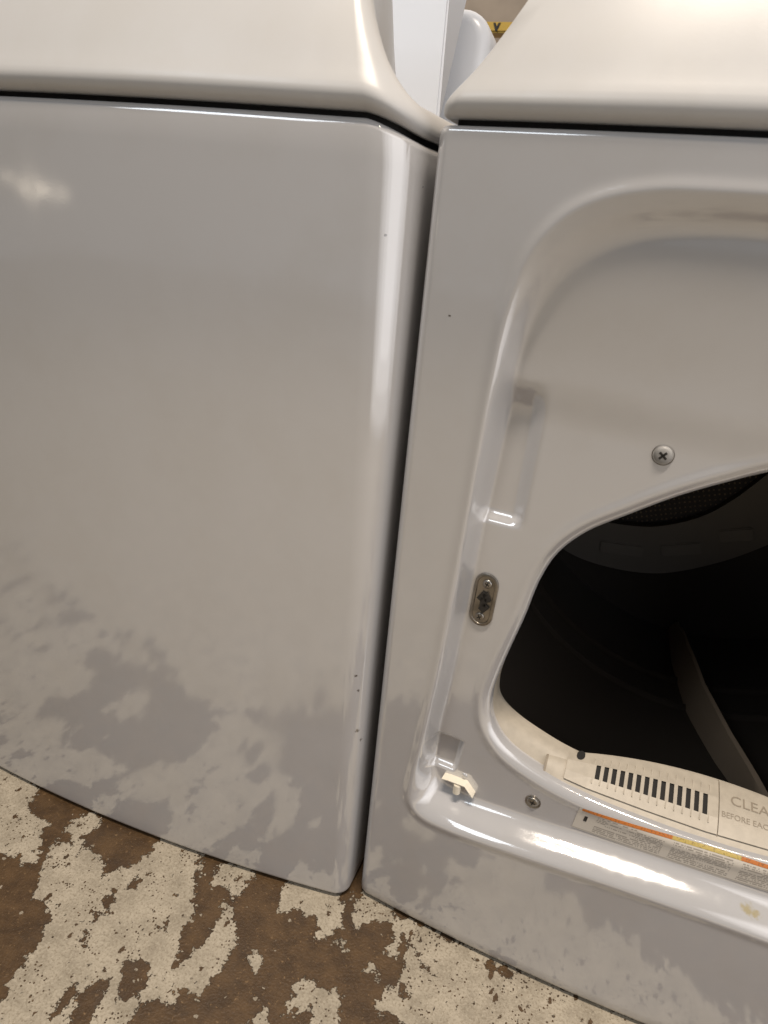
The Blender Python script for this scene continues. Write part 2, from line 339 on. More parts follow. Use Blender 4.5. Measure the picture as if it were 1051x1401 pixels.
def shell(P, Nn, rows, disp=None):
    """rows: list of (inset, z) -> verts array [col,row,3]"""
    V = np.zeros((len(P), len(rows), 3))
    for j, (ins, z) in enumerate(rows):
        V[:, j, :2] = P-Nn*ins; V[:, j, 2] = z
    return V
def grid_faces(nc, nr):
    idx = np.arange(nc*nr).reshape(nc, nr)
    return np.stack([idx[:-1, :-1], idx[1:, :-1], idx[1:, 1:], idx[:-1, 1:]], -1).reshape(-1, 4)

WW, WB = .685, .0239        # washer width, bow
DW, DB = .735, .0262        # dryer
GAP = .003
WX, WY = -(WW/2+.009), -.0177   # washer plan origin
DX, DY = DW/2+GAP, 0.0

def deck(name, W, B, rc, low_side, parent, off):
    P, Nn, a, b = outline(W, B, rc, .62, np.linspace(-W/2, W/2, 44))
    # (z, front setback, side setback)
    lay = [(.9000, .030, .020), (.8985, .012, .008), (.8990, .0045, .004), (.9010, .0000, .0010), (.9040, -.0030, .0000), (.9075, -.0050, .0006), (.9110, -.0056, .0022), (.9145, -.0052, .0043),
           (.9190, -.0036, .0072), (.9250, -.0008, .0112), (.9320, .0022, .0158), (.9400, .0055, .0212), (.955, .0115, .0312), (.970, .018, .0412), (.985, .0245, .0512), (1.0, .0315, .0605), (1.02, .040, .0720), (1.045, .0505, .085), (1.07, .0615, .098), (1.095, .075, .110), (1.113, .10, .122), (1.119, .14, .135), (1.12, .18, .15), (1.09, .21, .155), (1.0, .25, .16), (.93, .29, .165)]
    V = np.zeros((len(P), len(lay), 3))
    wx = np.abs(Nn[:, 0])**1.6 if low_side else 0*Nn[:, 0]
    for j, (z, fi, si) in enumerate(lay):
        V[:, j, 0] = P[:, 0]*(1-si*(.55 if rc > .03 else .78)/(W/2))
        V[:, j, 1] = P[:, 1]+np.clip(-Nn[:, 1], 0, 1)*fi
        zs = z if z < .906 else .906+.022*(1-math.exp(-(z-.906)/.022))
        if j > len(lay)-4: zs = .929
        V[:, j, 2] = z*(1-wx)+zs*wx+.0062-(.015*np.abs(Nn[:, 0])**1.5 if rc > .03 else 0)
    nc, nr = V.shape[:2]
    F = grid_faces(nc, nr).tolist()
    F.append([i*nr+nr-1 for i in range(nc)])
    me = mesh(name, V.reshape(-1, 3)+np.array([*off, 0]), F)
    return autosmooth(link(name, me, M_DECK, parent), 50)

def rounded_slab(name, w, h, t, r, mat, parent, mtx, taper=0.0, bev=.01, seg=4):
    """front-facing slab (x across, z up, y thick) with rounded corners"""
    bm = bmesh.new(); vs_ = []
    for cx_, cz_, a0 in ((w/2-r, h-r, 0), (-w/2+r, h-r, 90), (-w/2+r, r, 180), (w/2-r, r, 270)):
        for k in range(9):
            a = math.radians(a0+k*90/8)
            x = cx_+r*math.cos(a); z = cz_+r*math.sin(a)
            vs_.append(bm.verts.new((x*(1+taper*z/h), 0, z)))
    f = bm.faces.new(vs_)
    ex = bmesh.ops.extrude_face_region(bm, geom=[f])
    bmesh.ops.translate(bm, verts=[v for v in ex['geom'] if isinstance(v, bmesh.types.BMVert)], vec=(0, t, 0))
    ed = [e for e in bm.edges if abs(e.verts[0].co.y-e.verts[1].co.y) < 1e-6]
    bmesh.ops.bevel(bm, geom=ed, offset=bev, segments=seg, profile=.5, affect='EDGES')
    bmesh.ops.transform(bm, matrix=mtx, verts=bm.verts[:])
    return from_bm(name, bm, mat, parent, 45)

# ---- washer
wash = empty('washing_machine', (WX, WY, 0), 'plain closed bow-fronted cabinet at the left of the gap, no door in its front', 'washing machine')
def washer():
    rows = ROLL_BOT+[(0, z) for z in np.linspace(.03, .87, 30)]+ROLL_TOP
    cols = []
    for ins, z in rows:          # the corner is tight at the foot and opens out towards the shoulder
        rcz = np.interp(z, [0, .25, .6, .9], [.020, .025, .036, .050])
        P, Nn, a, b = outline(WW, WB, rcz, .66, None, 88)
        dipz = z-.015*np.abs(Nn[:, 0])**1.5*sstep(.80, .90, z)
        cols.append(np.concatenate([P-Nn*ins, dipz[:, None]], 1))
    V = np.stack(cols, 1); nc, nr = V.shape[:2]
    link('front_panel', mesh('washer_front', V.reshape(-1, 3), grid_faces(nc, nr)), M_PANEL_W, wash)
    # dark inner frame behind the seam
    V2 = shell(P, Nn, [(.016, .86), (.016, .909)]); nc, nr = V2.shape[:2]
    link('seam_frame', mesh('washer_seam', V2.reshape(-1, 3), grid_faces(nc, nr)), M_DARK, wash)
    deck('top_deck', WW, WB, .050, True, wash, (0, 0))
    # lid standing open on the deck
    bm = bmesh.new()
    # (x, y, z) of the standing lid: front face leans back, right edge flares upwards
    fr = [(-.58, .330, .935), (-.098, .330, .935), (-.1115, .352, 1.14), (-.118, .368, 1.30), (-.555, .368, 1.30)]
    bk = [(-.57, .40, .935), (-.124, .40, .935), (-.098, .425, 1.14), (-.086, .440, 1.30), (-.575, .440, 1.30)]
    A = [bm.verts.new((x-WX, y-WY, z)) for x, y, z in fr]; Bk = [bm.verts.new((x-WX, y-WY, z)) for x, y, z in bk]
    bm.faces.new(A); bm.faces.new(Bk[::-1])
    for i in range(5): bm.faces.new((A[i], A[(i+1) % 5], Bk[(i+1) % 5], Bk[i]))
    bmesh.ops.bevel(bm, geom=bm.edges[:], offset=.0045, segments=3, affect='EDGES')
    lid = from_bm('raised_lid', bm, M_PLAST, wash, 45)
    rounded_slab('console', .470, .205, .09, .045, M_PLAST, wash, Matrix.Translation((.020, .500+.0177, .910)) @ Matrix.Rotation(math.radians(-8), 4, 'X'), bev=.02)
washer()

# ---- dryer
dry = empty('dryer', (DX, DY, 0), 'bow-fronted clothes dryer with its door off and open dark drum', 'dryer')
XC = DX
def mirror(L):       # left-half points, top centre -> bottom centre, world x; returns closed polygon in dryer-local x
    L = [(x-XC, z) for x, z in L]
    return L+[(-x, z) for x, z in L[::-1] if abs(x) > 1e-4]
OUT = catmull(mirror([(XC, .864), (.30, .864), (.235, .864), (.187, .862), (.151, .854), (.125, .841), (.105, .820), (.093, .796), (.0855, .762), (.081, .70), (.077, .58), (.072, .46), (.067, .36), (.060, .27), (.0555, .225), (.0550, .200), (.0600, .184), (.074, .174), (.105, .172), (.183, .179), (.263, .186), (.32, .189), (XC, .190)]), 8)
INN = catmull(mirror([(XC, .832), (.30, .832), (.228, .830), (.181, .822), (.147, .805), (.121, .777), (.1065, .738), (.098, .66), (.092, .58), (.087, .46), (.082, .36), (.0765, .29), (.0745, .255), (.0765, .230), (.086, .214), (.110, .207), (.183, .210), (.263, .216), (.32, .219), (XC, .220)]), 8)
HOLE = catmull(mirror([(XC, .671), (.345, .661), (.323, .652), (.266, .620), (.223, .589), (.188, .561), (.166, .532), (.154, .498), (.146, .452), (.137, .410), (.129, .368), (.1265, .341), (.132, .312), (.152, .287), (.195, .269), (.245, .2595), (.31, .2545), (XC, .2525)]), 10)
DEP = .031
def front_y(x):
    return -DB*(1-(x/(DW/2))**2)
def surf(x, z, flange=True):
    """y of the pressed sheet-steel front at dryer-local x, z"""
    do = -sdf(x, z, OUT); di = sdf(x, z, INN)
    t = np.clip(do/np.maximum(do+np.maximum(di, 0), 1e-6), 0, 1)
    t = np.where(di < 0, 1, np.where(do < 0, 0, t))
    # ramp with rounded ends
    r = .44
    lin = np.clip((t-r*.5)/(1-r), 0, 1)
    prof = np.where(t < r, t*t/(2*r*(1-r)), np.where(t > 1-r, 1-(1-t)**2/(2*r*(1-r)), lin))
    d = DEP-.0050*sstep(.650, .700, z-.028*np.abs(x)+.0)-.013*sstep(.69, .84, z)      # upper field stands proud of the lower one
    xa = np.abs(x)
    xw = XC-xa                      # as if on the left half
    # tall hinge pocket, upper corner
    pk = (1-sstep(.116, .134, xw+(.68-z)*.02))*sstep(.549, .562, z)*(1-sstep(.665, .70, z))
    d = d+.0085*pk
    # small hinge pocket, lower corner
    pk2 = (1-sstep(.0985, .1035, xw-(z-.25)*.10))*sstep(.2285, .2345, z)*(1-sstep(.2725, .2770, z))
    d = d+.0070*pk2
    y = front_y(x)+d*prof
    y = y-.0018*np.exp(-(np.maximum(do, -do)/.006)**2)*(np.abs(do) < .03)     # slight proud roll along the pressed edge
    if flange:
        dh = sdf(x, z, HOLE); fr = .011
        e = np.clip((fr-dh)/fr, 0, 1)
        y = y+fr*(1-np.sqrt(np.clip(1-e*e, 0, 1)))-.0012*np.exp(-((dh-.012)/.005)**2)
    return y

def dryer_front():
    step = .0024
    fx = np.arange(-DW/2, DW/2, step)
    P, Nn, a, b = outline(DW, DB, .013, .66, fx)
    zs = np.arange(.022, .8918, step)
    rows = ROLL_BOT+[(0, z) for z in zs]+ROLL_TOP
    V = shell(P, Nn, rows); nc, nr = V.shape[:2]
    r0 = len(ROLL_BOT); r1 = r0+len(zs)
    sub = V[a:a+b, r0:r1]
    SX, SZ = sub[..., 0].copy(), sub[..., 2].copy()
    base = surf(SX, SZ, False); dhg = sdf(SX, SZ, HOLE)
    fr = .011; e = np.clip((fr-dhg)/fr, 0, 1)
    sub[..., 1] = base+fr*(1-np.sqrt(np.clip(1-e*e, 0, 1)))-.0012*np.exp(-((dhg-.012)/.005)**2)
    V[a:a+b, r0:r1] = sub
    bx, bz = np.gradient(base, SX[:, 0], SZ[0]); hx, hz = np.gradient(dhg, SX[:, 0], SZ[0])
    ec = np.clip(e, 0, .985)
    sl = -ec/np.sqrt(1-ec*ec)+.0012*2*(dhg-.012)/.005**2*np.exp(-((dhg-.012)/.005)**2)
    NRM = np.zeros((nc, nr, 3))
    for j, (ins, z) in enumerate(rows): NRM[:, j, :2] = Nn
    for j in range(5):       # rolled top and bottom edges
        an = math.radians(22.5*(j+.5)); q = r1+1+j
        if q < nr: NRM[:, q, :2] = Nn*math.cos(an); NRM[:, q, 2] = math.sin(an)
        q = r0-1-j
        if q >= 0: NRM[:, q, :2] = Nn*math.cos(an); NRM[:, q, 2] = -math.sin(an)
    g = np.stack([bx+sl*hx, -np.ones_like(bx), bz+sl*hz], -1)
    NRM[a:a+b, r0:r1] = g/np.linalg.norm(g, axis=-1, keepdims=True)
    NRM = NRM.reshape(-1, 3)
    HG = np.zeros((nc, nr, 3)); HG[a:a+b, r0:r1, 0] = hx; HG[a:a+b, r0:r1, 2] = hz; HG = HG.reshape(-1, 3)
    F = grid_faces(nc, nr)
    fl = V.reshape(-1, 3)
    cen = fl[F].mean(1)
    colf = F[:, 0]//nr
    front = (colf >= a+1) & (colf < a+b-2)
    d = np.full(len(F), 1.0); d[front] = sdf(cen[front, 0], cen[front, 2], HOLE)
    RIM = .0145
    F = F[d > RIM]
    # snap the ragged border on to a curve parallel to the opening, then roll a clean rim from there into the hole
    from collections import Counter
    cnt = Counter(); direc = {}
    for f in F.tolist():
        for i in range(4):
            u, v = f[i], f[(i+1) % 4]; kq = (min(u, v), max(u, v)); cnt[kq] += 1; direc[kq] = (u, v)
    be = [direc[e_] for e_, c in cnt.items() if c == 1]
    bv = np.array(sorted({i for e_ in be for i in e_}))
    dh, q = sdf(fl[bv, 0], fl[bv, 2], HOLE, True)
    m = (dh > 0) & (dh < RIM+step*1.7) & (fl[bv, 1] < .1)
    inner = bv[m]; q = q[m]; dh = dh[m]
    dirv = (fl[inner][:, [0, 2]]-q)/dh[:, None]
    fl[inner, 0] = q[:, 0]+dirv[:, 0]*RIM; fl[inner, 2] = q[:, 1]+dirv[:, 1]*RIM
    prof = lambda d_: fr*(1-np.sqrt(np.clip(1-np.clip((fr-d_)/fr, 0, 1)**2, 0, 1)))-.0012*np.exp(-((d_-.012)/.005)**2)
    def slope(d_):
        e_ = np.clip((fr-d_)/fr, 0, .9995)
        return -e_/np.sqrt(1-e_*e_)+.0012*2*(d_-.012)/.005**2*np.exp(-((d_-.012)/.005)**2)
    BX = np.zeros((nc, nr)); BZ = np.zeros((nc, nr)); BX[a:a+b, r0:r1] = bx; BZ[a:a+b, r0:r1] = bz
    BX = BX.ravel()[inner]; BZ = BZ.ravel()[inner]
    rings = [.0125, .0110, .0095, .0078, .0062, .0046, .0032, .0021, .0012, .0005, .0001]
    vl = [fl]; nl = [NRM]; base0 = surf(fl[inner, 0].copy(), fl[inner, 2].copy(), False)
    fl[inner, 1] = base0+prof(RIM)
    def nrm(sl_):
        gg = np.stack([BX+sl_*dirv[:, 0], -np.ones(len(inner)), BZ+sl_*dirv[:, 1]], -1)
        return gg/np.linalg.norm(gg, axis=-1, keepdims=True)
    NRM[inner] = nrm(slope(RIM))
    for d_ in rings:
        xz = q+dirv*d_
        yb_ = base0+BX*(xz[:, 0]-fl[inner, 0])+BZ*(xz[:, 1]-fl[inner, 2])
        vl.append(np.stack([xz[:, 0], yb_+prof(d_), xz[:, 1]], -1)); nl.append(nrm(slope(d_)))
    last = vl[-1].copy(); last[:, 1] += .012
    vl.append(last); nl.append(np.stack([-dirv[:, 0], 0*dirv[:, 0], -dirv[:, 1]], -1))
    n0 = len(fl); ni = len(inner); pos = {v: i for i, v in enumerate(inner.tolist())}
    Fl = F.tolist()
    for u, v in be:
        if u in pos and v in pos:
            pu, pv = u, v
            for k_ in range(len(vl)-1):
                qu, qv = n0+k_*ni+pos[u], n0+k_*ni+pos[v]
                Fl.append([pv, pu, qu, qv]); pu, pv = qu, qv
    me = mesh('dryer_front', np.concatenate(vl), Fl)
    allN = np.concatenate(nl)
    link('front_panel', me, M_PANEL, dry)
    me.normals_split_custom_set_from_vertices([tuple(map(float, n)) for n in allN])
    V2 = shell(P, Nn, [(.016, .86), (.016, .909)]); nc, nr = V2.shape[:2]
    link('seam_frame', mesh('dryer_seam', V2.reshape(-1, 3), grid_faces(nc, nr)), M_DARK, dry)
    deck('top_deck', DW, DB, .020, True, dry, (0, 0))
dryer_front()

# ---- drum
ZC, RD = .515, .335
def drum():
    n = 96
    prof = []          # (y, r) with two pressed grooves
    for y in np.linspace(.055, .60, 120):
        r = RD
        for yg in (.36, .43): r -= .006*math.exp(-((y-yg)/.0045)**2)
        prof.append((y, r))
    V = []; F = []
    for (y, r) in prof:
        for k in range(n):
            a = 2*math.pi*k/n; V.append((r*math.cos(a), y, ZC+r*math.sin(a)))
    for i in range(len(prof)-1):
        for k in range(n):
            F.append((i*n+k, i*n+(k+1) % n, (i+1)*n+(k+1) % n, (i+1)*n+k))
    # front annulus turned inwards
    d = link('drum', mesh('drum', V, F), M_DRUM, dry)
    # back wall
    bm = bmesh.new()
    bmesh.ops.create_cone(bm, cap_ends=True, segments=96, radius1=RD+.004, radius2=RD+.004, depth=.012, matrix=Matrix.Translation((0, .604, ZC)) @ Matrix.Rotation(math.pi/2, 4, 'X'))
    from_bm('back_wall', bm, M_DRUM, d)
    # raised grey air duct on the back wall: lower edge, upper edge (world x, z)
    lo = catmull([(.07, .352), (.120, .322), (.160, .303), (.223, .294), (.307, .303), (.390, .344), (.455, .394), (.52, .46)], 8, False)
    up = catmull([(.12, .385), (.160, .383), (.200, .380), (.240, .382), (.287, .391), (.348, .423), (.390, .466), (.44, .54)], 8, False)
    bm = bmesh.new()
    a = [bm.verts.new((x-XC, .552, z)) for x, z in lo]; b = [bm.verts.new((x-XC, .540, z)) for x, z in up]
    c = [bm.verts.new((x-XC, .600, z)) for x, z in up]; e = [bm.verts.new((x-XC, .600, z-.004)) for x, z in lo]
    for i in range(len(a)-1):
        bm.faces.new((a[i], a[i+1], b[i+1], b[i])); bm.faces.new((b[i], b[i+1], c[i+1], c[i])); bm.faces.new((e[i], e[i+1], a[i+1], a[i]))
    duct = from_bm('air_duct', bm, M_BULK, d, 40)
    # louvres pressed in the duct
    for x0, x1, z0 in ((.205, .275, .330), (.300, .362, .352), (.380, .430, .396)):
        bm = bmesh.new()
        bmesh.ops.create_cube(bm, size=1, matrix=Matrix.Translation(((x0+x1)/2-XC, .545, z0+.006)) @ Matrix.Rotation(math.radians(-18 if x0 > .29 else -5), 4, 'Y') @ Matrix.Diagonal((x1-x0, .006, .022, 1)))
        bmesh.ops.bevel(bm, geom=bm.edges[:], offset=.002, segments=2, affect='EDGES')
        from_bm('louvre', bm, M_BULK, d)
    # perforated exhaust grille above it
    k = NT('perforated_plate'); k.set(Roughness=.5, Metallic=.0)
    tc = k.n('ShaderNodeTexCoord'); mp = k.n('ShaderNodeMapping'); mp.inputs['Rotation'].default_value = (0, math.radians(20), 0); mp.inputs['Scale'].default_value = (130, 0, 130); k.l(tc.outputs['Object'], mp.inputs['Vector'])
    vo = k.n('ShaderNodeTexVoronoi', Scale=1.0, Randomness=0.12); k.l(mp.outputs[0], vo.inputs['Vector'])
    k.l(k.mix(k.math('LESS_THAN', vo.outputs['Distance'], .20), (.030, .020, .013, 1), (.24, .17, .10, 1)), k.b.inputs['Base Color'])
    bm = bmesh.new()
    a = [bm.verts.new((x-XC, .560, z-.004)) for x, z in up]; b = [bm.verts.new((x-XC, .590, z+.16)) for x, z in up]
    for i in range(len(a)-1): bm.faces.new((a[i], a[i+1], b[i+1], b[i]))
    from_bm('exhaust_grille', bm, k.m, d, 60)
    # lifting fins: one in view plus its fellows round the drum
    for j, ang in enumerate((-82, 38, 158)):
        a0 = math.radians(ang); Vb = []; Fb = []
        N = 22
        for i in range(N+1):
            t = i/N; y = .115+.475*t
            hgt = .062*math.sin(math.pi*min(max(t, .03), .97))**.35
            wid = .016*(1-.25*t)
            sw = math.radians(np.interp(y, [.10, .168, .251, .348, .471, .63], [11, 7, 1, -4.5, -8, -10]))
            for s, hh in ((-1, 0), (-.62, .70), (-.25, .97), (.25, .97), (.62, .70), (1, 0)):
                r = RD+.004-hgt*hh; aa = a0+sw+s*wid/RD
                Vb.append((r*math.cos(aa), y, ZC+r*math.sin(aa)))
            if i:
                for q in range(5):
                    o_ = (i-1)*6; Fb.append((o_+q, o_+q+1, o_+7+q, o_+6+q))
        Fb.append((5, 4, 3, 2, 1, 0)); Fb.append(tuple(N*6+q for q in range(6)))
        autosmooth(link('baffle', mesh('baffle', Vb, Fb), M_BAFF, d), 60)
drum()

# ---- beige lint-screen housing under the opening
lint = None
def lint_housing():
    global lint
    # curved ramp from the flange up and back; s runs along x (local), t from front to back
    def pt(x, t, lift=0.0):
        e = abs(x)
        zb = np.interp(e, [0, .06, .126, .175, .20, .23], [.2510, .2535, .2580, .2665, .274, .30])
        yf = .0150+.21*e*e
        yb = .086-1.35*x*x
        zt = .2775+.0*e
        y = yf+(yb-yf)*t; z = zb+(zt-zb)*(t**.85)+.004*math.sin(math.pi*t)
        return np.array([x, y-lift*.62, z+lift*.78])
    xl = .1720      # half width of the housing
    def sheet(name, x0, x1, t0, t1, mat, parent, lift=0.0, nx=30, nt=6, thick=.0):
        V = []; F = []
        for i in range(nx+1):
            for j in range(nt+1): V.append(pt(x0+(x1-x0)*i/nx, t0+(t1-t0)*j/nt, lift))
        for i in range(nx):
            for j in range(nt): q = i*(nt+1)+j; F.append((q, q+nt+1, q+nt+2, q+1))
        if thick:
            n = len(V); bd = [i*(nt+1) for i in range(nx+1)]+[nx*(nt+1)+j for j in range(1, nt+1)]+[i*(nt+1)+nt for i in range(nx-1, -1, -1)]+[j for j in range(nt-1, 0, -1)]
            for q in bd:
                i, j = divmod(q, nt+1); V.append(pt(x0+(x1-x0)*i/nx, t0+(t1-t0)*j/nt, lift-thick))
            for k in range(len(bd)):
                k2 = (k+1) % len(bd); F.append((bd[k], n+k, n+k2, bd[k2]))
        return autosmooth(link(name, mesh(name, V, F), mat, parent), 40)
    lint = sheet('lint_screen_housing', -xl, xl, 0, 1.0, M_LINT, dry, 0.0, 40, 10, .03)
    # raised cover with real slots, and the plain cover beside it
    x0, x1 = -.1500, .0115
    ns = 14; pit = .1225/ns/.985
    sl = [(-.1180+i*pit*.985, -.1180+i*pit*.985+pit*.56) for i in range(ns)]
    xs = [x0, -.1250]+[v for s in sl for v in s]+[.0085, x1]
    cuts = set(round(s[0], 6) for s in sl)
    ts = [.10, .32, .64, .955]
    V = []; F = []; lift = .0024; key = {}
    def vid(x, t, l):
        kk = (round(x, 6), round(t, 5), l)
        if kk not in key: key[kk] = len(V); V.append(pt(x, t, l))
        return key[kk]
    for a, b in zip(xs[:-1], xs[1:]):
        for t0, t1 in zip(ts[:-1], ts[1:]):
            if round(a, 6) in cuts and abs(t0-.32) < 1e-6:
                for (p, q) in (((a, t0), (b, t0)), ((b, t0), (b, t1)), ((b, t1), (a, t1)), ((a, t1), (a, t0))):
                    F.append((vid(*p, lift), vid(*q, lift), vid(*q, lift-.0022), vid(*p, lift-.0022)))
                continue
            F.append((vid(a, t0, lift), vid(b, t0, lift), vid(b, t1, lift), vid(a, t1, lift)))
    for a, b in zip(xs[:-1], xs[1:]):
        F.append((vid(a, ts[0], lift), vid(b, ts[0], lift), vid(b, ts[0], 0), vid(a, ts[0], 0)))
        F.append((vid(a, ts[-1], lift), vid(b, ts[-1], lift), vid(b, ts[-1], 0), vid(a, ts[-1], 0)))
    for t0, t1 in zip(ts[:-1], ts[1:]):
        for x in (x0, x1): F.append((vid(x, t0, lift), vid(x, t1, lift), vid(x, t1, 0), vid(x, t0, 0)))
    cover = link('slotted_cover', mesh('slotted_cover', V, F), M_LINT, lint, smooth=False)
    sheet('slot_shade_sheet', sl[0][0]-.001, sl[-1][1]+.001, .305, .655, M_DARK, lint, .0003, 20, 2)  # near-black sheet under the slots, paints the shade inside them
    # thin moulded ribs standing between the slots
    for i in range(ns+1):
        xr = sl[0][0]+i*pit*.985-pit*.985*.24
        bm = bmesh.new(); vv = []
        for t, l in ((.22, lift), (.22, lift+.0012), (.82, lift+.0012), (.82, lift)):
            for dx in (-.0005, .0005): vv.append(bm.verts.new(pt(xr+dx+.0010*(t-.5), t, l)))
        for i0 in range(3): bm.faces.new((vv[2*i0], vv[2*i0+1], vv[2*i0+3], vv[2*i0+2]))
        bm.faces.new((vv[0], vv[2], vv[4], vv[6])); bm.faces.new((vv[1], vv[3], vv[5], vv[7]))
        from_bm('rib', bm, M_LINT, lint, 20)
    sheet('plain_cover', .0125, xl-.004, .10, .955, M_LINT, lint, .0024, 20, 6, .0024)
    sheet('joint_groove', .0115, .0125, .08, .99, M_ENGR, lint, .0004, 1, 6)
    sheet('joint_groove', -xl-.0012, -xl+.0012, .0, 1.02, M_ENGR, lint, .0006, 1, 6)
    # thumb notch: flat disc painted with the shade of a round well near the cover's top edge
    for xn in (-.1475+.011, ):
        V = []; F = []; n = 20
        c = pt(xn, .84, lift+.0003); ax = pt(xn+.001, .865)-pt(xn, .865); at = pt(xn, .90)-pt(xn, .83)
        ax /= np.linalg.norm(ax); at /= np.linalg.norm(at)
        for k in range(n):
            a = 2*math.pi*k/n
            V.append(c+ax*.0048*math.cos(a)+at*(.0058*math.sin(a)+(.0025 if math.sin(a) > .3 else 0)))
        link('thumb_notch', mesh('thumb_notch', V, [tuple(range(n))]), M_DARK, lint)
    # lettering
    def letter(txt, x, t, size, mat, name):
        cu = bpy.data.curves.new('txt', 'FONT'); cu.body = txt; cu.size = size; cu.align_x = 'LEFT'; cu.resolution_u = 3
        ob = bpy.data.objects.new('txt', cu)
        me = bpy.data.meshes.new_from_object(ob)
        bpy.data.objects.remove(ob)
        me.name = name
        for v in me.vertices:
            # 0.065 m of ramp between t=0 and t=1, lift just over the cover
            p = pt(x+v.co.x, t+v.co.y/.068, .0028)
            v.co = p
        return link(name, me, mat, lint, smooth=False)
    letter('CLEAN', .023, .585, .0165, M_ENGR, 'lettering')
    letter('BEFORE EACH LOAD', .0145, .36, .0082, M_ENGR, 'lettering')
    # ---- beige seal ring showing past the opening's lower corner
    Lh = HOLE
    V = []; F = []; seg = [p for p in Lh if p[0] < -.140 and p[1] < .45]
    seg = np.array(seg)
    cxy = np.array([0, .46])
    for i, p in enumerate(seg):
        t_ = seg[min(i+1, len(seg)-1)]-seg[max(i-1, 0)]; nrm = np.array([-t_[1], t_[0]]); nrm /= np.linalg.norm(nrm)
        if nrm@(cxy-p) < 0: nrm = -nrm
        y0 = front_y(p[0])+DEP+.017
        wd = .015*sstep(.330, .272, p[1])+.0005
        V += [(*(p-nrm*.004),), (*(p+nrm*wd*.55),), (*(p+nrm*wd),), (*(p+nrm*wd*1.02),)]
        V[-4] = (V[-4][0], y0, V[-4][1]); V[-3] = (V[-3][0], y0+.010, V[-3][1]); V[-2] = (V[-2][0], y0+.020, V[-2][1]); V[-1] = (V[-1][0], y0+.036, V[-1][1])
        if i:
            b = (i-1)*4
            for q in range(3): F.append((b+q, b+q+1, b+5+q, b+4+q))
    for sgn in (1, -1):
        Vv = [(sgn*v[0], v[1], v[2]) for v in V]
        autosmooth(link('seal_ring', mesh('seal_ring', Vv, F), M_LINT, dry), 50)
lint_housing()

# ---- small hardware, set on the pressed front
def on_front(xw, z):
    x = np.array([xw-XC]); zz = np.array([z]); y = surf(x, zz, True)[0]
    e = .002
    yx = (surf(x+e, zz)[0]-surf(x-e, zz)[0])/(2*e); yz = (surf(x, zz+e)[0]-surf(x, zz-e)[0])/(2*e)
    n = Vector((yx, -1, yz)).normalized()
    return Vector((xw-XC, y, z)), n
def frame_at(xw, z):
    p, n = on_front(xw, z)
    up = Vector((0, 0, 1)); xx = up.cross(-n).normalized() * -1
    xx = Vector((1, 0, 0)); xx = (xx-n*xx.dot(n)).normalized(); zz = xx.cross(-n).normalized()
    if zz.z < 0: zz = -zz
    return Matrix(((xx.x, -n.x, zz.x, p.x), (xx.y, -n.y, zz.y, p.y), (xx.z, -n.z, zz.z, p.z), (0, 0, 0, 1)))
def screw(mtx, r, parent, mat, name='screw', rot=30, flange=None):
    """pan-head screw with a crossed recess; local -Y faces out"""
    bm = bmesh.new(); n = 28
    prof = [(1.0, .0005), (1.0, -.0008), (.93, -.0016), (.75, -.0022), (.50, -.0026)]
    rings = []
    for rr, y in prof:
        rings.append([bm.verts.new((r*rr*math.cos(2*math.pi*k/n), y*(r/.006), r*rr*math.sin(2*math.pi*k/n))) for k in range(n)])
    for a, b in zip(rings[:-1], rings[1:]):
        for k in range(n): bm.faces.new((a[k], a[(k+1) % n], b[(k+1) % n], b[k]))
    bm.faces.new(rings[-1])
    bmesh.ops.transform(bm, matrix=mtx, verts=bm.verts[:])
    o = from_bm(name, bm, mat, parent, 50)
    bm = bmesh.new()
    for q in (0, 90):
        bmesh.ops.create_cube(bm, size=1, matrix=Matrix.Translation((0, -.0024*(r/.006), 0)) @ Matrix.Rotation(math.radians(rot+q), 4, 'Y') @ Matrix.Diagonal((r*1.05, .0008, r*.26, 1)))
    bmesh.ops.transform(bm, matrix=mtx, verts=bm.verts[:])
    from_bm('cross_slot', bm, M_BLACK, o)
    if flange:
        bm = bmesh.new()
        rr = [(flange, .0006), (flange*.96, -.0005), (r*1.15, -.0002), (r*1.02, .0004)]
        R_ = [[bm.verts.new((a*math.cos(2*math.pi*k/n), y, a*math.sin(2*math.pi*k/n))) for k in range(n)] for a, y in rr]
        for a, b in zip(R_[:-1], R_[1:]):
            for k in range(n): bm.faces.new((a[k], a[(k+1) % n], b[(k+1) % n], b[k]))
        bmesh.ops.transform(bm, matrix=mtx, verts=bm.verts[:])
        from_bm('washer_ring', bm, M_STEEL if mat != M_SCREW else M_DSTEEL, o, 60)
    return o
screw(frame_at(.2385, .653), .0080, dry, M_SCREW, rot=40, flange=.0098)
screw(frame_at(.194, .231), .0060, dry, M_DSTEEL, rot=15, flange=.0092)

